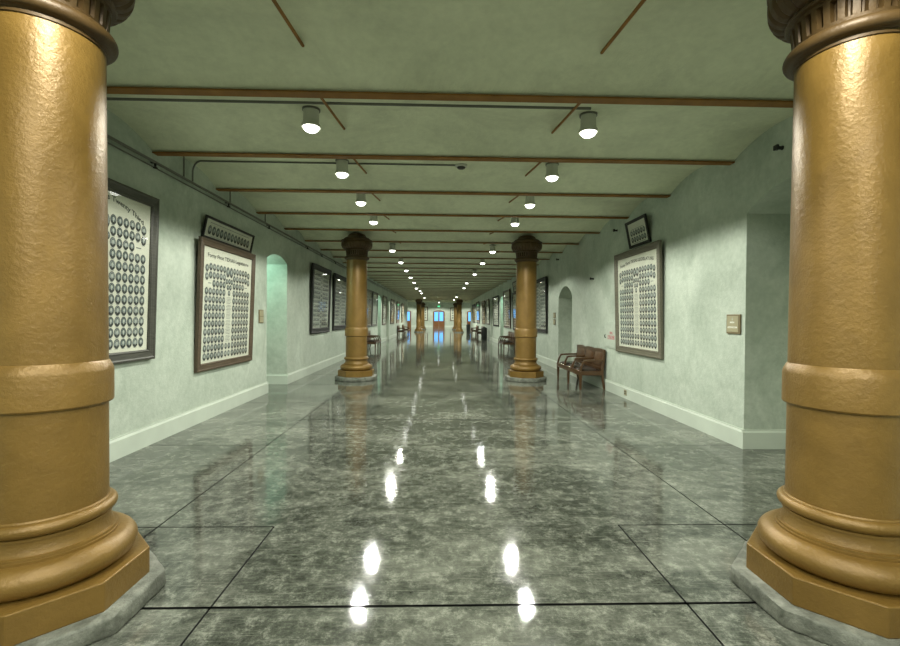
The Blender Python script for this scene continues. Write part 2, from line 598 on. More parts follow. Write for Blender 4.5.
# ---- glazed doors in the end wall
def end_door(name, cx):
    w, h, rise = .95, 2.55, .22
    y = Y_END-.03
    pts = [(-w, 0)] + [(a, b) for a, b in arch_pts(-w, w, h, rise, 12)] + [(w, 0)]
    inn = [(-w+.12, 0)] + [(a, b) for a, b in arch_pts(-w+.12, w-.12, h-.05, rise-.04, 12)] + [(w-.12, 0)]
    bm = bmesh.new()
    n = len(pts)
    fr = [[bm.verts.new((cx+p[0], yy, p[1])) for p in L] for L, yy in ((pts, y-.10), (inn, y-.10), (pts, y), (inn, y))]
    for i in range(n-1):
        bm.faces.new((fr[0][i], fr[0][i+1], fr[1][i+1], fr[1][i]))
        bm.faces.new((fr[0][i], fr[0][i+1], fr[2][i+1], fr[2][i]))
        bm.faces.new((fr[1][i], fr[1][i+1], fr[3][i+1], fr[3][i]))
    d = struct(obj(name, bm, M['door_wood']))
    for s in (-1, 1):
        lf = bmesh.new()
        x0, x1 = sorted((cx+s*.01, cx+s*(w-.12)))
        box(lf, x0, x1, y-.05, y+.004, .005, 1.0, .004)
        box(lf, x0, x0+.1, y-.05, y+.004, 1.0, h-.02, .003)
        box(lf, x1-.1, x1, y-.05, y+.004, 1.0, h-.02, .003)
        box(lf, x0, x1, y-.05, y+.004, 2.48, h+.03, .003)
        box(lf, x0+.12, x1-.12, y-.065, y-.045, .15, .48, .005)
        box(lf, x0+.12, x1-.12, y-.065, y-.045, .56, .88, .005)
        l = obj('door_leaf', lf, M['door_wood'], d)
        g = bmesh.new()
        box(g, x0+.1, x1-.1, y-.03, y-.01, 1.0, 2.48)
        obj('glass_pane', g, M['blue_glass'], l)
        hd = bmesh.new()
        tube(hd, [(cx+s*.06, y-.05, .98), (cx+s*.06, y-.09, .99), (cx+s*.06, y-.09, 1.2), (cx+s*.06, y-.05, 1.21)], .012)
        obj('door_handle', hd, M['dark_metal'], l, True)
for nm, cx in (('door_1', .13), ('door_2', -5.42), ('door_3', 5.78)):
    end_door(nm, cx)

# ================================================================= BEAMS
def make_beam(k):
    y = B0 + k*DB
    t = thing('ceiling_beam', '', 'beam', (0, y, HB), kind='thing')
    bm = bmesh.new()
    box(bm, XL+.002, XR-.002, -.052, .052, 0, .016, .003)
    obj('flange', bm, M['beam'], t)
    return t
def add_rods(t):
    # two thin tie rods running from the beam up into the next little vault
    for x in (-1.04, 1.25):
        bm = bmesh.new()
        y1 = DB*.70
        z1 = vault_z(B0+y1) - HB
        tube(bm, [(0, .06, .018), (0, y1, z1)], .0125, 8)
        bmesh.ops.translate(bm, vec=(x, 0, 0), verts=bm.verts)
        obj('tie_rod', bm, M['beam'], t, True)
beam0 = make_beam(0)
add_rods(beam0)
beam0['label'] = 'brown ceiling beam over the two nearest gold columns'
for k in range(1, 31):
    if k == 1:
        lb = 'widest-looking brown ceiling beam crossing just before the nearest pair of lamps'
    else:
        lb = 'brown ceiling beam, %s one visible counting from the camera' % ordinal(k-1)
    dup(beam0, (0, B0+k*DB, HB), 0, lb, 'brown beams across the vaulted ceiling')
beam0['group'] = 'brown beams across the vaulted ceiling'

# ================================================================= CEILING LAMPS
def make_lamp():
    t = thing('ceiling_lamp', '', 'lamp')
    bm = bmesh.new()
    lathe(bm, [(.086, 0.035), (.092, .03), (.092, .06), (.078, .066), (.074, .19), (.078, .2), (.078, .222)], 32)
    obj('can', bm, M['can'], t, True)
    bm = bmesh.new()
    lathe(bm, [(.079, .198), (.088, .2), (.088, .215), (.079, .217)], 32)
    obj('mounting_ring', bm, M['pipe'], t, True)
    bm = bmesh.new()
    lathe(bm, [(.004, -.016)] + [(.074*math.sin(a), .03-.046*math.cos(a)) for a in [i*PI/2/8 for i in range(1, 9)]], 32)
    obj('globe', bm, M['globe'], t, True)
    ld = bpy.data.lights.new('lamp_light', 'SPOT')
    ld.energy = LAMP_W
    ld.color = LAMP_C
    ld.shadow_soft_size = .035
    ld.spot_size = math.radians(151)
    ld.spot_blend = .2
    lo = bpy.data.objects.new('lamp_light', ld)
    C.objects.link(lo)
    lo.parent = t
    lo.location = (0, 0, -.062)
    return t
LX, RX = -1.28, 1.51
ys_near = [4.55, 6.0, 7.45, 8.9, 12.55, 15.4]
ys_left = ys_near + [18.0, 20.9, 23.9, 26.5, 31.8, 34.6, 42.0]  # the last lamp is an unseen addition that brightens the far columns
ys_right = ys_near + [18.7, 23.9, 26.4, 37.0, 43.0]  # here too the farthest lamp is added, unseen, to light the corridor end
lamp0 = None
_gain = {}
def put_lamp(x, y, z, lb, gain=1.0):
    global lamp0
    if lamp0 is None:
        lamp0 = make_lamp()
        lamp0.location = (x, y, z)
        lamp0['label'] = lb
        lamp0['group'] = 'round white ceiling lamps'
    else:
        o = dup(lamp0, (x, y, z), 0, lb, 'round white ceiling lamps')
        if gain != 1.0:
            for c in o.children:
                if c.type == 'LIGHT':
                    if gain not in _gain:
                        _gain[gain] = c.data.copy()
                        _gain[gain].energy = LAMP_W*gain
                    c.data = _gain[gain]
for x, side, ys in ((LX, 'left', ys_left), (RX, 'right', ys_right)):
    for i, y in enumerate(ys):
        lb = ('large bright round ceiling lamp nearest the camera in the %s row' % side) if i == 0 else \
             '%s bright ceiling lamp from the camera in the %s row' % (ordinal(i), side)
        put_lamp(x, y, vault_z(y)-.222, lb, 1.0 if y < 25 else (2.0 if y < 40 else 5.0))
for j, y in enumerate((1.55, -.1, -1.6, -3.1)):
    for x, side in ((LX, 'left'), (RX, 'right')):
        put_lamp(x, y, vault_z(y)-.222, 'ceiling lamp of the %s row above or behind the camera, %s back' % (side, ordinal(j)))
put_lamp(.1, Y_MOUTH-.16, HB-.222, 'single small white lamp centred under the downstand at the corridor end')
for j, (x, y) in enumerate(((-5, 54), (.1, 54), (5.2, 54), (-4.5, 64), (.1, 65), (4.7, 64), (-5, 71.5), (.1, 71.5), (5.2, 71.5))):  # unseen lamps, added to brighten the hall and its end wall
    put_lamp(x, y, HZ-.222, 'added unseen lamp in the far hall, %s' % ('left before the far columns', 'middle before the far columns', 'right before the far columns',
             'left behind the far columns', 'middle behind the far columns', 'right behind the far columns', 'in front of left end door',
             'in front of middle end door', 'in front of right end door')[j], 5.0)

# doorway lamps: the cool light in the passages
def passage_lamp(x, y, z, e, lb):
    t = thing('passage_lamp', lb, 'lamp', (x, y, z))
    bm = bmesh.new()
    lathe(bm, [(.09, 0.02), (.1, 0.03), (.1, .05)], 24)
    obj('rim', bm, M['can'], t, True)
    bm = bmesh.new()
    lathe(bm, [(.004, -.03), (.05, -.022), (.08, 0), (.085, .025)], 24)
    obj('globe', bm, M['passage_globe'], t, True)
    ld = bpy.data.lights.new('lamp_light', 'POINT')
    ld.energy = e
    ld.color = (.62, 1.0, .86)
    ld.shadow_soft_size = .07
    lo = bpy.data.objects.new('lamp_light', ld)
    C.objects.link(lo)
    lo.parent = t
    lo.location = (0, 0, -.12)
M['passage_globe'] = simple('passage_globe', (1, 1, 1), .3, emit=(.7, 1, .9), strength=12)
passage_lamp(XL-.75, 9.4, 2.72, 26, 'cool white lamp inside the left doorway recess nearest the camera')
passage_lamp(XL-.7, 25.8, 2.68, 26, 'cool white lamp inside the second left doorway recess')
passage_lamp(XR+.65, 25.1, 2.68, 26, 'cool white lamp inside the right doorway past the far column')

# ================================================================= COLUMNS
def octagon(half):
    c = half*math.tan(PI/8)
    return [(half, -c), (half, c), (c, half), (-c, half), (-half, c), (-half, -c), (-c, -half), (c, -half)]
def make_column(dome_top):
    t = thing('gold_column', '', 'column', kind='thing')
    bm = bmesh.new()
    random.seed(3)
    tmp = bmesh.new()
    prism(tmp, octagon(.478), 0, .095, 'z', .014)
    for _ in range(1):
        bmesh.ops.subdivide_edges(tmp, edges=[e for e in tmp.edges if e.calc_length() > .15], cuts=5, use_grid_fill=True)
    for v in tmp.verts:
        if v.co.z > .004:
            v.co += Vector((random.uniform(-1, 1), random.uniform(-1, 1), random.uniform(-.5, .5)))*.0045
    merge(bm, tmp)
    obj('stone_footing', bm, M['stone'], t, True, math.radians(50))
    bm = bmesh.new()
    prism(bm, octagon(.408), .093, .235, 'z', .006)
    obj('plinth', bm, M['gold'], t)
    # base: torus, fillets, scotia, ring
    pr = [(.34, .233)] + arcpts(.30, .303, .07, -PI/2, PI/2, 14, 1.15)
    pr = [(r if r > .3 else .3, z) for r, z in pr]
    pr += [(.300, .385), (.293, .386), (.292, .398), (.276, .400)]
    pr += [(.262+.014*(1-math.sin(i/8*PI/2)), .400+.055*i/8) for i in range(9)]
    pr += [(.262, .462), (.268, .464), (.268, .476), (.262, .478)]
    pr += arcpts(.262, .512, .030, -PI/2, PI/2, 10)
    pr += [(.262, .545), (.257, .552)]
    bm = bmesh.new()
    lathe(bm, pr, 96)
    obj('base_moulding', bm, M['gold'], t, True, math.radians(35))
    bm = bmesh.new()
    def rs(z):
        return .254 - .012*((z-.55)/2.4)**1.5
    zs = [.55 + (2.95-.55)*i/24 for i in range(25)]
    lathe(bm, [(rs(z), z) for z in zs], 96)
    obj('shaft', bm, M['gold'], t, True, math.radians(35))
    bm = bmesh.new()
    lathe(bm, [(.25, 1.045), (.27, 1.050), (.276, 1.058), (.276, 1.215), (.272, 1.232), (.258, 1.262), (.25, 1.27)], 96)
    obj('collar_band', bm, M['gold'], t, True, math.radians(35))
    # capital
    cap = bmesh.new()
    pr = [(.244, 2.865), (.25, 2.868), (.252, 2.885), (.262, 2.89)] + arcpts(.262, 2.925, .034, -PI/2, PI/2, 10) + [(.25, 2.963), (.248, 2.966)]
    lathe(cap, pr, 96)
    c = obj('capital', cap, M['gold_dark'], t, True, math.radians(35))
    nk = bmesh.new()
    nfl = 28
    n = nfl*6
    def flute(r, z, k, i):
        ph = k % 6
        return r - (.028 if (ph in (2, 3) and i in (2, 3)) else 0)
    lathe(nk, [(.246, 2.96), (.252, 2.985), (.2535, 2.989), (.262, 3.085), (.263, 3.09), (.266, 3.11)], n, flute)
    obj('fluted_neck', nk, M['gold_dark'], c, True, math.radians(30))
    ec = bmesh.new()
    n = 28*8
    def leaf(r, z, k, i):
        ph = (k % 8)/8
        if 4 <= i <= 12:
            return r - .020*(max(0, abs(ph-.5)*2-.55)/.45)*(1 if i < 11 else .5)
        return r
    pr = [(.266, 3.105), (.286, 3.11), (.29, 3.12), (.282, 3.13)]
    pr += [(.285 + .085*math.sin(a*PI/2), 3.135 + .11*(1-math.cos(a*PI/2))) for a in [i/8 for i in range(9)]]
    pr += [(.370, 3.285), (.358, 3.31), (.352, 3.318), (.372, 3.322), (.374, 3.345), (.35, 3.352)]
    lathe(ec, pr, n, leaf)
    obj('leaf_moulding', ec, M['gold_dark'], c, True, math.radians(30))
    dm = bmesh.new()
    h = dome_top - 3.35
    lathe(dm, [(.352, 3.349), (.345, 3.35), (.295, 3.35+h*.30), (.22, 3.35+h*.50)] + [(.185*math.cos(a*PI/2)**.8+.03, 3.35 + h*(.52+.48*math.sin(a*PI/2))) for a in [i/8 for i in range(8)]] + [(.05, dome_top+.0005)], 64)
    obj('cap_dome', dm, M['gold_dark'], c, True, math.radians(35))
    return t
colA = make_column(3.402)
colA.location = (XC_L, YC1, 0)
colA['label'] = 'large gold painted column at the left edge of the picture'
colA['group'] = 'gold columns'
dup(colA, (XC_R, YC1, 0), 0, 'large gold painted column at the right edge of the picture', 'gold columns')
colB = make_column(3.525)
colB.location = (-1.97, YC2, 0)
colB['label'] = 'whole gold column standing left of the middle aisle'
colB['group'] = 'gold columns'
dup(colB, (2.15, YC2, 0), 0, 'whole gold column standing right of the middle aisle near the bench', 'gold columns')
for x, y, lb in ((-2.0, 46.81, 'distant gold column left of the aisle, nearer of the far left pair'), (2.22, 46.81, 'distant gold column right of the aisle, nearer of the far right pair'),
                 (-2.0, 58.5, 'farthest gold column left, half hidden behind the distant left one'), (2.3, 58.5, 'farthest gold column right, half hidden behind the distant right one')):
    dup(colB, (x, y, 0), 0, lb, 'gold columns')

# ================================================================= FRAMED PORTRAIT BOARDS
def ellipse(bm, cx, cz, rx, rz, y, n, mi, a0=0.0, a1=2*PI):
    full = abs(a1-a0-2*PI) < 1e-6
    k = n if full else n+1
    vs = [bm.verts.new((cx+rx*math.cos(a0+(a1-a0)*i/n), y, cz+rz*math.sin(a0+(a1-a0)*i/n))) for i in range(k)]
    f = bm.faces.new(vs)
    f.material_index = mi
def portrait(bm, cx, cz, rx, rz, y, full=True):
    n = 14 if full else 8
    ellipse(bm, cx, cz, rx, rz, y, n, 0)
    if full:
        ellipse(bm, cx, cz, rx*.84, rz*.87, y-.0005, n, random.choice((1, 1, 2)))
        ellipse(bm, cx, cz-rz*.02, rx*.82, rz*.83, y-.001, 9, 0, PI+.35, 2*PI-.35)       # dark coat
        ellipse(bm, cx, cz-rz*.30, rx*.15, rz*.22, y-.0015, 6, 3)                        # collar
        ellipse(bm, cx, cz+rz*.30, rx*.40, rz*.40, y-.0015, 9, 0)                        # hair
        ellipse(bm, cx, cz+rz*.17, rx*.33, rz*.36, y-.002, 9, 3)                         # face
    else:
        ellipse(bm, cx+rx*.05, cz+rz*.15, rx*.5, rz*.5, y-.001, 7, random.choice((1, 2, 2, 3)))
def layout_composite(w, h, rows=12, cols=6, full=True, title_h=.13):
    """two blocks of ovals with a middle strip; returns (portraits, caption bars)"""
    P, T = [], []
    top = h/2 - h*title_h
    ch = (top + h/2 - .02*h)/rows
    cw = w*.90/(2*cols+2)
    for r in range(rows):
        z = top - ch*(r+.5)
        for s in (-1, 1):
            for c in range(cols):
                if r == 2 and c >= cols-2:
                    if c == cols-2:
                        T.append((s*cw*(1.0+.5+c+.3), z, cw*.9, ch*.10))
                    continue
                drop = ch*.22*max(0, c-cols+2) if r < 2 else 0
                P.append((s*cw*(1.12+.5+c), z-drop, cw*.46, ch*.455))
                T.append((s*cw*(1.12+.5+c), z-drop-ch*.475, cw*.55, ch*.035))
    zc = top - ch*.75
    P += [(-cw*.55, zc, cw*.55, ch*.70), (cw*.55, zc, cw*.55, ch*.70)]
    P += [(-cw*.8, top-ch*2.0, cw*.38, ch*.38), (cw*.8, top-ch*2.0, cw*.38, ch*.38), (0, top-ch*1.95, cw*.38, ch*.38),
          (-cw*.4, top-ch*2.75, cw*.38, ch*.36), (cw*.4, top-ch*2.75, cw*.38, ch*.36), (0, top-ch*3.5, cw*.4, ch*.36)]
    for r in range(4, rows-2):
        for j in range(5):
            z = top - ch*(r+.1+j*.19)
            T.append((0, z, cw*1.55, ch*.055) if j % 2 else (0, z, cw*1.25, ch*.055))
    for r in (rows-2, rows-1):
        for s in (-1, 1):
            P.append((s*cw*.5, top-ch*(r+.5), cw*.40, ch*.42))
    return P, T
def board(name, side, y0, y1, z0, z1, fmat, fw, label, tilt=.03, paper='print', full=False, rows=12, cols=6, title=None, arc=0.0,
          lay='composite', cat='picture', depth=.045, group='framed portrait boards', face=None):
    w, h = y1-y0, z1-z0
    rot = PI/2 if side == 'L' else -PI/2
    x = (XL+.004) if side == 'L' else (XR-.004)
    loc = (x, (y0+y1)/2, z0)
    if face is not None:                     # hangs on the end wall
        loc, rot = face, 0
    t = thing(name, label, cat, loc, rot, group, tilt=tilt)
    d = depth
    # mitred moulding with an outer bead and an inner step; back against y=0, front towards -y
    bm = bmesh.new()
    sec = [(0, 0), (0, -d), (fw*.18, -d*1.12), (fw*.30, -d*.92), (fw*.75, -d*.78), (fw*.86, -d*.92), (fw, -d*.62), (fw, 0)]
    rings = []
    for (u, v) in sec:
        rings.append([bm.verts.new(q) for q in ((-w/2+u, v, u), (w/2-u, v, u), (w/2-u, v, h-u), (-w/2+u, v, h-u))])
    for i in range(len(sec)):
        j = (i+1) % len(sec)
        for k in range(4):
            bm.faces.new((rings[i][k], rings[i][(k+1) % 4], rings[j][(k+1) % 4], rings[j][k]))
    obj('frame', bm, M[fmat], t)
    bm = bmesh.new()
    iw, ih = w-2*fw, h-2*fw
    box(bm, -iw/2-.004, iw/2+.004, -d*.35, -.006, fw-.004, h-fw+.004)
    pr = obj('print', bm, M[paper], t)
    yy = -d*.35-.001
    bm = bmesh.new()
    cz = h/2
    if lay == 'composite':
        P, T = layout_composite(iw, ih, rows, cols, full)
    elif lay == 'row':
        n = 12
        P = [((i-(n-1)/2)*iw*.9/n, -ih*.10, iw*.9/n*.44, ih*.27) for i in range(n)]
        T = [(0, ih*.33, iw*.84, ih*.03), (0, -ih*.45, iw*.8, ih*.02)]
    elif lay == 'two_rows':
        n = 6
        P = [((i-(n-1)/2)*iw*.84/n, z, iw*.84/n*.45, ih*.135) for i in range(n) for z in (ih*.03, -ih*.28)]
        T = [(0, ih*.20, iw*.7, ih*.02), (0, -ih*.45, iw*.7, ih*.02)]
    elif lay == 'bands':
        P, T = [], []
        ch = ih*.94/rows
        for r in range(rows):
            z = ih*.47 - ch*(r+.5)
            for s in (-1, 1):
                for c in range(5):
                    P.append((s*iw*(.105+.078*c), z, iw*.038, ch*.36))
                T.append((s*iw*.26, z-ch*.02, iw*.36, ch*.34))
            P.append((0, z-ch*.5, iw*.045, ch*.34))
    elif lay == 'plain':
        P = [(((i % 4)-1.5)*iw*.2, ih*(.3-.2*(i//4)), iw*.075, ih*.075) for i in range(16)]
        T = [(0, ih*.43, iw*.6, ih*.02)]
    for (px, pz, rx, rz) in P:
        portrait(bm, px, cz+pz, rx, rz, yy-.0012, full)
    for (px, pz, tw, th) in T:
        v = [bm.verts.new((px+a*tw/2, yy-.0004, cz+pz+b*th/2)) for a, b in ((-1, -1), (1, -1), (1, 1), (-1, 1))]
        bm.faces.new(v).material_index = 0 if lay == 'bands' else 1
    flat('portraits', bm, [M['ink'], M['ink_mid'], M['ink_soft'], M['skin_print']], pr)
    if title:
        bm = bmesh.new()
        add_text(bm, title, 0, cz+ih/2-ih*.072+arc*.35, yy-.001, width=iw*.84, height=ih*.045, arc=arc)
        flat('title_lettering', bm, M['ink'], pr)
    bm = bmesh.new()
    box(bm, -iw/2-.002, iw/2+.002, -d*.60, -d*.55, fw-.002, h-fw+.002)
    obj('glass_pane', bm, M['glass'], t)
    return t
board('portrait_board', 'L', 3.66, 5.36, 1.0, 2.86, 'frame_grey', .115, 'big dark-framed board of oval portraits half hidden by the left edge column',
      full=True, title='Legislature of Texas Twenty Third', arc=.16, tilt=.028)
board('portrait_board', 'L', 6.28, 8.12, .72, 2.60, 'frame_brown', .105, 'brown-framed portrait board hanging below the small wide board on left wall',
      full=True, title='Forty First TEXAS Legislature', tilt=.032)
board('portrait_strip', 'L', 6.46, 8.10, 2.625, 2.945, 'frame_black', .035, 'small wide black-framed strip with one row of portraits, left wall',
      full=True, lay='row', tilt=.20, depth=.03)
board('portrait_board', 'L', 11.85, 13.85, 1.05, 2.92, 'frame_black', .15, 'black-framed portrait board just past the bright left doorway', paper='print_grey',
      lay='bands', full=False, rows=12)
board('portrait_board', 'L', 14.35, 16.4, 1.08, 2.90, 'frame_black', .15, 'black-framed darker portrait board touching the middle left column in view', paper='print_grey',
      lay='bands', full=False, rows=12)
far_l = [(20.7, 22.5, 'frame_grey', 'print_grey', 'composite', 'dark-framed portrait board just right of the middle left column'),
         (22.75, 24.6, 'frame_grey', 'print_grey', 'composite', 'dark-framed portrait board just before the second left doorway'),
         (27.0, 28.9, 'frame_brown', 'print', 'composite', 'brown-framed portrait board just past the second left doorway'),
         (31.6, 34.2, 'frame_brown', 'print', 'composite', 'brown-framed portrait board past the third left doorway'),
         (36.2, 38.6, 'frame_tan', 'print', 'plain', 'distant tan-framed board over the far left benches'),
         (41.0, 43.0, 'frame_tan', 'print', 'plain', 'farthest tan-framed board on the left wall')]
for a, b, fm, pp, ly, lb in far_l:
    board('portrait_board', 'L', a, b, 1.05, 2.82, fm, .10, lb, paper=pp, lay=ly)
board('portrait_board', 'R', 7.02, 8.84, .87, 2.76, 'frame_olive', .115, 'large olive-grey framed portrait board right of the near bench',
      full=True, title='Forty Third TEXAS LEGISLATURE', arc=.05, tilt=.03)
board('small_portrait_board', 'R', 7.48, 8.28, 2.81, 3.29, 'frame_black', .05, 'small dark-framed portrait panel above the olive-grey board on right wall',
      full=True, lay='two_rows', tilt=.20, depth=.035)
board('portrait_board', 'R', 14.55, 16.6, 1.02, 2.88, 'frame_black', .13, 'black-framed portrait board right behind the middle right column', paper='print_grey',
      lay='bands', rows=12)
board('small_portrait_board', 'R', 19.3, 21.1, 2.72, 3.2, 'frame_black', .05, 'small black-framed panel above a board left of the middle right column',
      lay='row', tilt=.15, depth=.03)
board('portrait_board', 'R', 19.3, 21.15, .95, 2.70, 'frame_black', .10, 'black-framed board under the small panel, left edge of the middle right column',)
far_r = [(21.95, 24.1, 1.02, 2.95, 'frame_brown', 'print', 'composite', 'brown-framed portrait board hanging above the second right bench'),
         (26.2, 28.7, 1.02, 2.85, 'frame_black', 'print', 'composite', 'black-framed pale board just past the second right doorway'),
         (31.0, 32.9, 1.05, 2.85, 'frame_brown', 'print', 'plain', 'brown-framed board above the trash can on right wall'),
         (33.8, 36.0, 1.05, 2.85, 'frame_tan', 'print', 'plain', 'tan-framed board behind the trash can over the distant right bench'),
         (38.4, 41.2, 1.05, 2.95, 'frame_black', 'print_grey', 'plain', 'black-framed grey board over the farther distant right bench'),
         (42.8, 46.0, 1.05, 2.85, 'frame_black', 'print_grey', 'plain', 'farthest black-framed board on the right wall')]
for a, b, z0, z1, fm, pp, ly, lb in far_r:
    board('portrait_board', 'R', a, b, z0, z1, fm, .10, lb, paper=pp, lay=ly)
board('framed_picture', 'E', 0, 1.5, 0, 2.35, 'frame_brown', .13, 'framed picture on the end wall left of the middle blue door', lay='plain', tilt=.01,
      face=(-2.45, Y_END-.006, 1.0), group='pictures on the end wall')
board('framed_picture', 'E', 0, 1.5, 0, 2.25, 'frame_brown', .13, 'framed picture on the end wall right of the middle blue door', lay='plain', tilt=.01,
      face=(2.78, Y_END-.006, 1.0), group='pictures on the end wall')

# ================================================================= BENCHES
def make_bench():
    """width along x, back towards +y, 1.84 wide"""
    t = thing('wooden_bench', '', 'bench')
    W, D = 1.84, .56
    SH = .40
    # seat frame (apron)
    bm = bmesh.new()
    box(bm, -W/2, W/2, -D+.01, -D+.05, SH-.10, SH-.005, .008)
    box(bm, -W/2+.03, W/2-.03, -.07, -.03, SH-.10, SH-.005, .006)
    for s in (-1, 1):
        x0, x1 = sorted((s*(W/2-.005), s*(W/2-.042)))
        box(bm, x0, x1, -D+.03, -.04, SH-.095, SH-.005, .006)
    box(bm, -W/2+.03, W/2-.03, -D+.03, -.05, SH-.03, SH-.006)
    obj('seat_frame', bm, M['oak'], t)
    # legs
    for x in (-W/2+.03, 0, W/2-.03):
        bm = bmesh.new()
        sec = []
        for z, r in ((0, .019), (.12, .021), (.25, .026), (SH-.01, .030)):
            sec.append([bm.verts.new((x+a*r, -D+.035+b*r, z)) for a, b in ((-1, -1), (1, -1), (1, 1), (-1, 1))])
        for i in range(3):
            for k in range(4):
                bm.faces.new((sec[i][k], sec[i][(k+1) % 4], sec[i+1][(k+1) % 4], sec[i+1][k]))
        bm.faces.new(sec[0][::-1]); bm.faces.new(sec[-1])
        obj('leg', bm, M['oak'], t)
    for x in (-W/2+.03, W/2-.03):
        bm = bmesh.new()
        pts = [(-.035, 0), (-.002, 0), (-.03, .22), (-.04, SH), (-.015, .62), (.01-.01, .85), (-.035, .855), (-.055, .62), (-.085, SH), (-.075, .22)]
        prism(bm, pts, x-.024, x+.024, 'x', .004)
        obj('leg', bm, M['oak'], t)
    # back: top rail with three shallow humps, lower rail, uprights
    bm = bmesh.new()
    top = []
    n = 36
    for i in range(n+1):
        u = i/n
        x = -W/2 + W*u
        top.append((x, .845 + .022*abs(math.sin(u*3*PI))**.7))
    bot = [(W/2, .76), (-W/2, .76)]
    prism(bm, top + bot, -.045, -.012, 'y')
    box(bm, -W/2+.02, W/2-.02, -.075, -.04, SH+.02, SH+.075, .005)
    for x in (-W/6, W/6):
        bar(bm, (x, -.06, SH), (x, -.028, .84), .045, .028, .004)
    obj('back_frame', bm, M['oak'], t)
    for k in range(3):
        cx = (k-1)*W/3
        bm = bmesh.new()
        nx, nz = 12, 10
        w2, z0, z1 = W/6-.035, SH+.07, .80
        grid = []
        for j in range(nz+1):
            row = []
            for i in range(nx+1):
                u, v = i/nx*2-1, j/nz*2-1
                puff = .035*(1-u**4)*(1-v**4)
                z = z0 + (z1-z0)*j/nz + (.02*(1-u*u) if j == nz else 0)
                row.append(bm.verts.new((cx+u*w2, -.062+.028*(j/nz)-puff, z)))
            grid.append(row)
        for j in range(nz):
            for i in range(nx):
                bm.faces.new((grid[j][i], grid[j][i+1], grid[j+1][i+1], grid[j+1][i]))
        r = bmesh.ops.extrude_face_region(bm, geom=bm.faces[:])
        bmesh.ops.translate(bm, vec=(0, .03, 0), verts=[g for g in r['geom'] if isinstance(g, bmesh.types.BMVert)])
        obj('back_cushion', bm, M['leather_back'], t, True, math.radians(60))
        bm = bmesh.new()
        nx, ny = 14, 12
        w2 = W/6-.03
        grid = []
        for j in range(ny+1):
            row = []
            for i in range(nx+1):
                u, v = i/nx*2-1, j/ny*2-1
                puff = .055*(1-u**6)*(1-v**6) - .018*math.exp(-((u*2.4)**2+(v*2.4)**2))
                row.append(bm.verts.new((cx+u*w2, -.30+v*.205, SH-.004+puff)))
            grid.append(row)
        for j in range(ny):
            for i in range(nx):
                bm.faces.new((grid[j][i], grid[j][i+1], grid[j+1][i+1], grid[j+1][i]))
        bm.faces.new([grid[0][i] for i in range(nx+1)][::-1] + [grid[j][0] for j in range(1, ny+1)] + [grid[ny][i] for i in range(1, nx+1)] + [grid[j][nx] for j in range(ny-1, 0, -1)])
        obj('seat_cushion', bm, M['leather'], t, True, math.radians(60))
    # arms
    for x in (-W/2+.03, -W/6, W/6, W/2-.03):
        bm = bmesh.new()
        pts = [(-.03, .60), (-.20, .60), (-.40, .592), (-.47, .575), (-.485, .60), (-.46, .625), (-.38, .632), (-.2, .638), (-.03, .645)]
        prism(bm, pts, x-.027, x+.027, 'x', .005)
        pts = [(-.44, .60), (-.485, .50), (-.515, SH-.02), (-.555, SH-.02), (-.53, .50), (-.475, .60)]
        prism(bm, pts, x-.02, x+.02, 'x', .004)
        obj('armrest', bm, M['oak'], t)
    return t
bench = make_bench()
bench.location = (XR-.03, 10.33, 0)
bench.rotation_euler = (0, 0, -PI/2)
bench['label'] = 'brown wood and leather bench against right wall nearest the camera'
bench['group'] = 'wooden benches along the walls'
G = 'wooden benches along the walls'
dup(bench, (XR-.05, 21.3, 0), -PI/2, 'wooden bench on right wall just left of the middle right column', G)
dup(bench, (XR-.05, 35.2, 0), -PI/2, 'small distant wooden bench just behind the black trash can', G)
dup(bench, (XR-.05, 40.3, 0), -PI/2, 'farthest wooden bench on the right side, by the far bin', G)
dup(bench, (XL+.05, 21.0, 0), PI/2, 'wooden bench on left wall just right of the middle left column', G)
dup(bench, (XL+.05, 37.6, 0), PI/2, 'distant wooden bench on left wall, nearer of the far two', G)
dup(bench, (XL+.05, 42.6, 0), PI/2, 'farthest wooden bench on left wall', G)

# ================================================================= TRASH CANS
def make_can():
    t = thing('trash_can', '', 'trash can')
    bm = bmesh.new()
    lathe(bm, [(.19, 0), (.195, .01), (.21, .70), (.205, .705)], 40)
    obj('body', bm, M['black_plastic'], t, True)
    bm = bmesh.new()
    lathe(bm, [(.216, .695), (.22, .70), (.22, .74), (.20, .80), (.12, .86), (.05, .88), (.005, .882)], 40)
    l = obj('lid', bm, M['black_plastic'], t, True)
    bm = bmesh.new()
    box(bm, -.10, .10, -.215, -.15, .745, .81, .01)
    obj('flap', bm, M['dark_metal'], l)
    return t
can = make_can()
can.location = (3.26, 31.6, 0)
can.rotation_euler = (0, 0, -PI/2)
can['label'] = 'black round trash can standing before the distant right benches'
can['group'] = 'black trash cans'
dup(can, (3.2, 47.3, 0), -PI/2, 'farthest black trash can near the corridor end, right', 'black trash cans')

# ================================================================= WALL DETAILS
def wall_thing(name, label, cat, side, y, z, group=None):
    x = XL+.002 if side == 'L' else XR-.002
    return thing(name, label, cat, (x, y, z), PI/2 if side == 'L' else -PI/2, group)
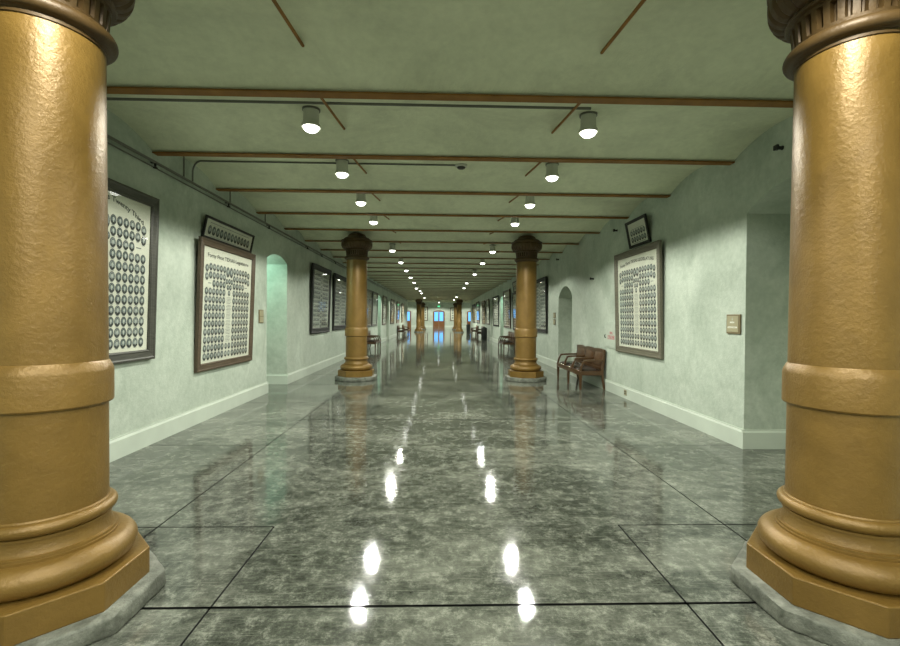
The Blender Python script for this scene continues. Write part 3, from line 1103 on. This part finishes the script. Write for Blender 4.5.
# room plaque by the right doorway
t = wall_thing('wall_plaque', 'tan plaque with white lettering beside the near right doorway', 'sign', 'R', 5.34, 1.335, 'small wall plaques')
bm = bmesh.new()
box(bm, -.125, .125, -.018, 0, 0, .235, .004)
obj('rim', bm, M['plate_rim'], t)
bm = bmesh.new()
box(bm, -.108, .098, -.022, -.016, .022, .214, .002)
p = obj('plate', bm, M['plate_tan'], t)
bm = bmesh.new()
add_text(bm, 'MEN', -.01, .138, -.0225, width=.075, height=.02)
add_text(bm, 'RESTROOM', -.006, .078, -.0225, width=.168, height=.02)
flat('lettering', bm, M['white'], p)
bm = bmesh.new()
ellipse(bm, -.008, .190, .006, .006, -.0225, 10, 0)
for q in ((-.017, .001, .162, .183),):
    v = [bm.verts.new((a, -.0225, b)) for a, b in ((q[0], q[2]), (q[1], q[2]), (q[1], q[3]), (q[0], q[3]))]
    bm.faces.new(v)
flat('symbol', bm, M['skin_print'], p)
def double_plaque(side, y, z, label, hh=.115):
    t = wall_thing('wall_plaque', label, 'sign', side, y, z, 'small wall plaques')
    bm = bmesh.new()
    box(bm, -.105, .105, -.014, 0, 0, 2*hh+.02, .003)
    obj('rim', bm, M['plate_rim'], t)
    for k in range(2):
        bm = bmesh.new()
        box(bm, -.085, .085, -.019, -.012, .012+k*(hh+.004), hh+.004+k*(hh+.004), .002)
        obj('plate', bm, M['plate_tan'], t)
double_plaque('L', 8.62, 1.38, 'small tan double plaque beside the bright left doorway')
t = None
for z, lb in ((1.52, 'upper dark plaque left of the narrow arched doorway on right wall'), (1.32, 'lower dark plaque left of the narrow arched doorway on right wall')):
    t = wall_thing('wall_plaque', lb, 'sign', 'R', 13.72, z, 'small wall plaques')
    bm = bmesh.new()
    box(bm, -.12, .12, -.016, 0, 0, .165, .004)
    obj('rim', bm, M['plate_rim'], t)
    for k in (0, 1):
        bm = bmesh.new()
        box(bm, -.10+k*.105, -.005+k*.105, -.021, -.014, .025, .14, .002)
        obj('plate', bm, M['plate_tan'], t)
# flush fire extinguisher cabinet with red lettering
t = wall_thing('fire_extinguisher_cabinet', 'white wall cabinet with red lettering between the near bench and olive-grey board', 'cabinet', 'R', 9.24, .90)
bm = bmesh.new()
box(bm, -.33, .33, -.014, 0, 0, .54, .004)
obj('surround', bm, M['wall'], t)
bm = bmesh.new()
box(bm, -.31, .31, -.022, -.012, .025, .515, .004)
dr = obj('cabinet_door', bm, M['wall'], t)
bm = bmesh.new()
add_text(bm, 'FIRE', .09, .315, -.0225, width=.16, height=.055)
add_text(bm, 'EXTINGUISHER', .09, .225, -.0225, width=.38, height=.085)
flat('lettering', bm, M['red'], dr)
bm = bmesh.new()
tube(bm, [(-.2, -.02, .21), (-.2, -.045, .22), (-.2, -.045, .27), (-.2, -.02, .28)], .008)
obj('handle', bm, M['dark_metal'], dr, True)
# socket in the baseboard
t = thing('power_outlet', 'small power outlet set in the right baseboard below the olive-grey board', 'outlet', (XR-.029, 8.40, .065), -PI/2)
bm = bmesh.new()
box(bm, -.055, .055, -.008, 0, 0, .1, .002)
obj('cover_plate', bm, M['plate_tan'], t)
for z in (.022, .058):
    bm = bmesh.new()
    box(bm, -.022, .022, -.011, -.006, z, z+.024, .002)
    obj('socket', bm, M['dark_metal'], t)
# little dark sprinkler heads high on the right wall
def make_head():
    t = thing('wall_sprinkler', '', 'sprinkler')
    bm = bmesh.new()
    lathe(bm, [(.022, 0), (.022, .01), (.018, .014), (.018, .05), (.028, .055), (.028, .062)], 18)
    bmesh.ops.rotate(bm, cent=(0, 0, 0), matrix=Matrix.Rotation(PI/2, 3, 'X'), verts=bm.verts)
    obj('stem', bm, M['dark_metal'], t, True)
    bm = bmesh.new()
    box(bm, -.03, .03, -.085, -.055, -.025, .03, .01)
    obj('deflector', bm, M['dark_metal'], t)
    return t
hd = make_head()
hd.location = (XR, 4.62, 3.30)
hd.rotation_euler = (0, 0, -PI/2)
hd['label'] = 'small dark sprinkler head high beside the right edge column'
hd['group'] = 'dark sprinkler heads on the right wall'
for y, z, lb in ((8.95, 3.28, 'small dark sprinkler head high left of the small panel on right wall'), (10.3, 2.43, 'small dark wall device above the near bench'),
                 (13.3, 3.26, 'small dark sprinkler head above the narrow arched doorway')):
    dup(hd, (XR, y, z), -PI/2, lb, 'dark sprinkler heads on the right wall')

# ---- pipes and conduit
t = thing('sprinkler_pipe', 'dark sprinkler pipe running along the top of the left wall', 'pipe', (XL+.05, 0, 3.29))
bm = bmesh.new()
tube(bm, [(0, -4.8, 0), (0, 49.2, 0)], .017)
obj('pipe_run', bm, M['pipe'], t, True)
bm = bmesh.new()
tube(bm, [(-.03, -4.8, -.05), (-.03, 49.2, -.05)], .008, 8)
obj('thin_conduit', bm, M['pipe'], t, True)
for y in (5.36, 7.2, 8.9, 11.5, 12.9, 14.6, 17.5, 20.5):
    bm = bmesh.new()
    lathe(bm, [(.01, -.075), (.026, -.07), (.026, -.06), (.012, -.05), (.014, -.01)], 14)
    box(bm, -.05, .01, -.012, .012, -.012, .012)
    bmesh.ops.translate(bm, vec=(0, y, 0), verts=bm.verts)
    obj('pendant_head', bm, M['dark_metal'], t, True)
for y in (5.95, 7.25, 8.7):
    bm = bmesh.new()
    tube(bm, [(0, y, .0), (0, y, vault_z(y)-3.29)], .011, 8)
    obj('riser', bm, M['pipe'], t, True)
def conduit(name, label, pts, r=.011):
    bm = bmesh.new()
    tube(bm, pts, r, 8)
    return tag(obj(name, bm, M['pipe'], None, True), label, 'conduit', 'ceiling conduits')
conduit('ceiling_conduit', 'thin conduit behind the first visible beam, feeding the nearest lamps', [(XL+.02, 4.21, 3.476), (RX-.09, 4.21, 3.476)], .013)
cy = 6.12
cz = vault_z(cy)-.014
conduit('ceiling_conduit', 'thin conduit rising from left wall to the ceiling smoke detector',
        [(XL+.05, 6.16, 3.31), (XL+.05, 6.16, 3.40)] + [(XL+.05+.12*(1-math.cos(a)), 6.16-(6.16-cy)*a/(PI/2), 3.40+(cz-3.40)*math.sin(a)) for a in (.3, .6, .9, 1.2, PI/2)] +
        [(-.1, cy, cz), (.22, cy, cz)])
t = thing('smoke_detector', 'round smoke detector on the ceiling between the second pair of lamps', 'detector', (.30, 6.14, vault_z(6.14)))
bm = bmesh.new()
lathe(bm, [(.02, -.052), (.05, -.05), (.062, -.03)], 28)
obj('sensor', bm, M['dark_metal'], t, True)
bm = bmesh.new()
lathe(bm, [(.06, -.034), (.082, -.028), (.085, -.002)], 28)
obj('base', bm, M['can'], t, True)
# ---- exit sign over the end door
t = thing('exit_sign', 'green lit exit sign above the middle end door', 'sign', (.13, Y_END-.005, 3.3))
bm = bmesh.new()
box(bm, -.22, .22, -.07, 0, 0, .26, .006)
obj('housing', bm, M['cream'], t)
bm = bmesh.new()
add_text(bm, 'EXIT', 0, .13, -.0715, width=.36, height=.18)
flat('lettering', bm, M['green_led'], t)
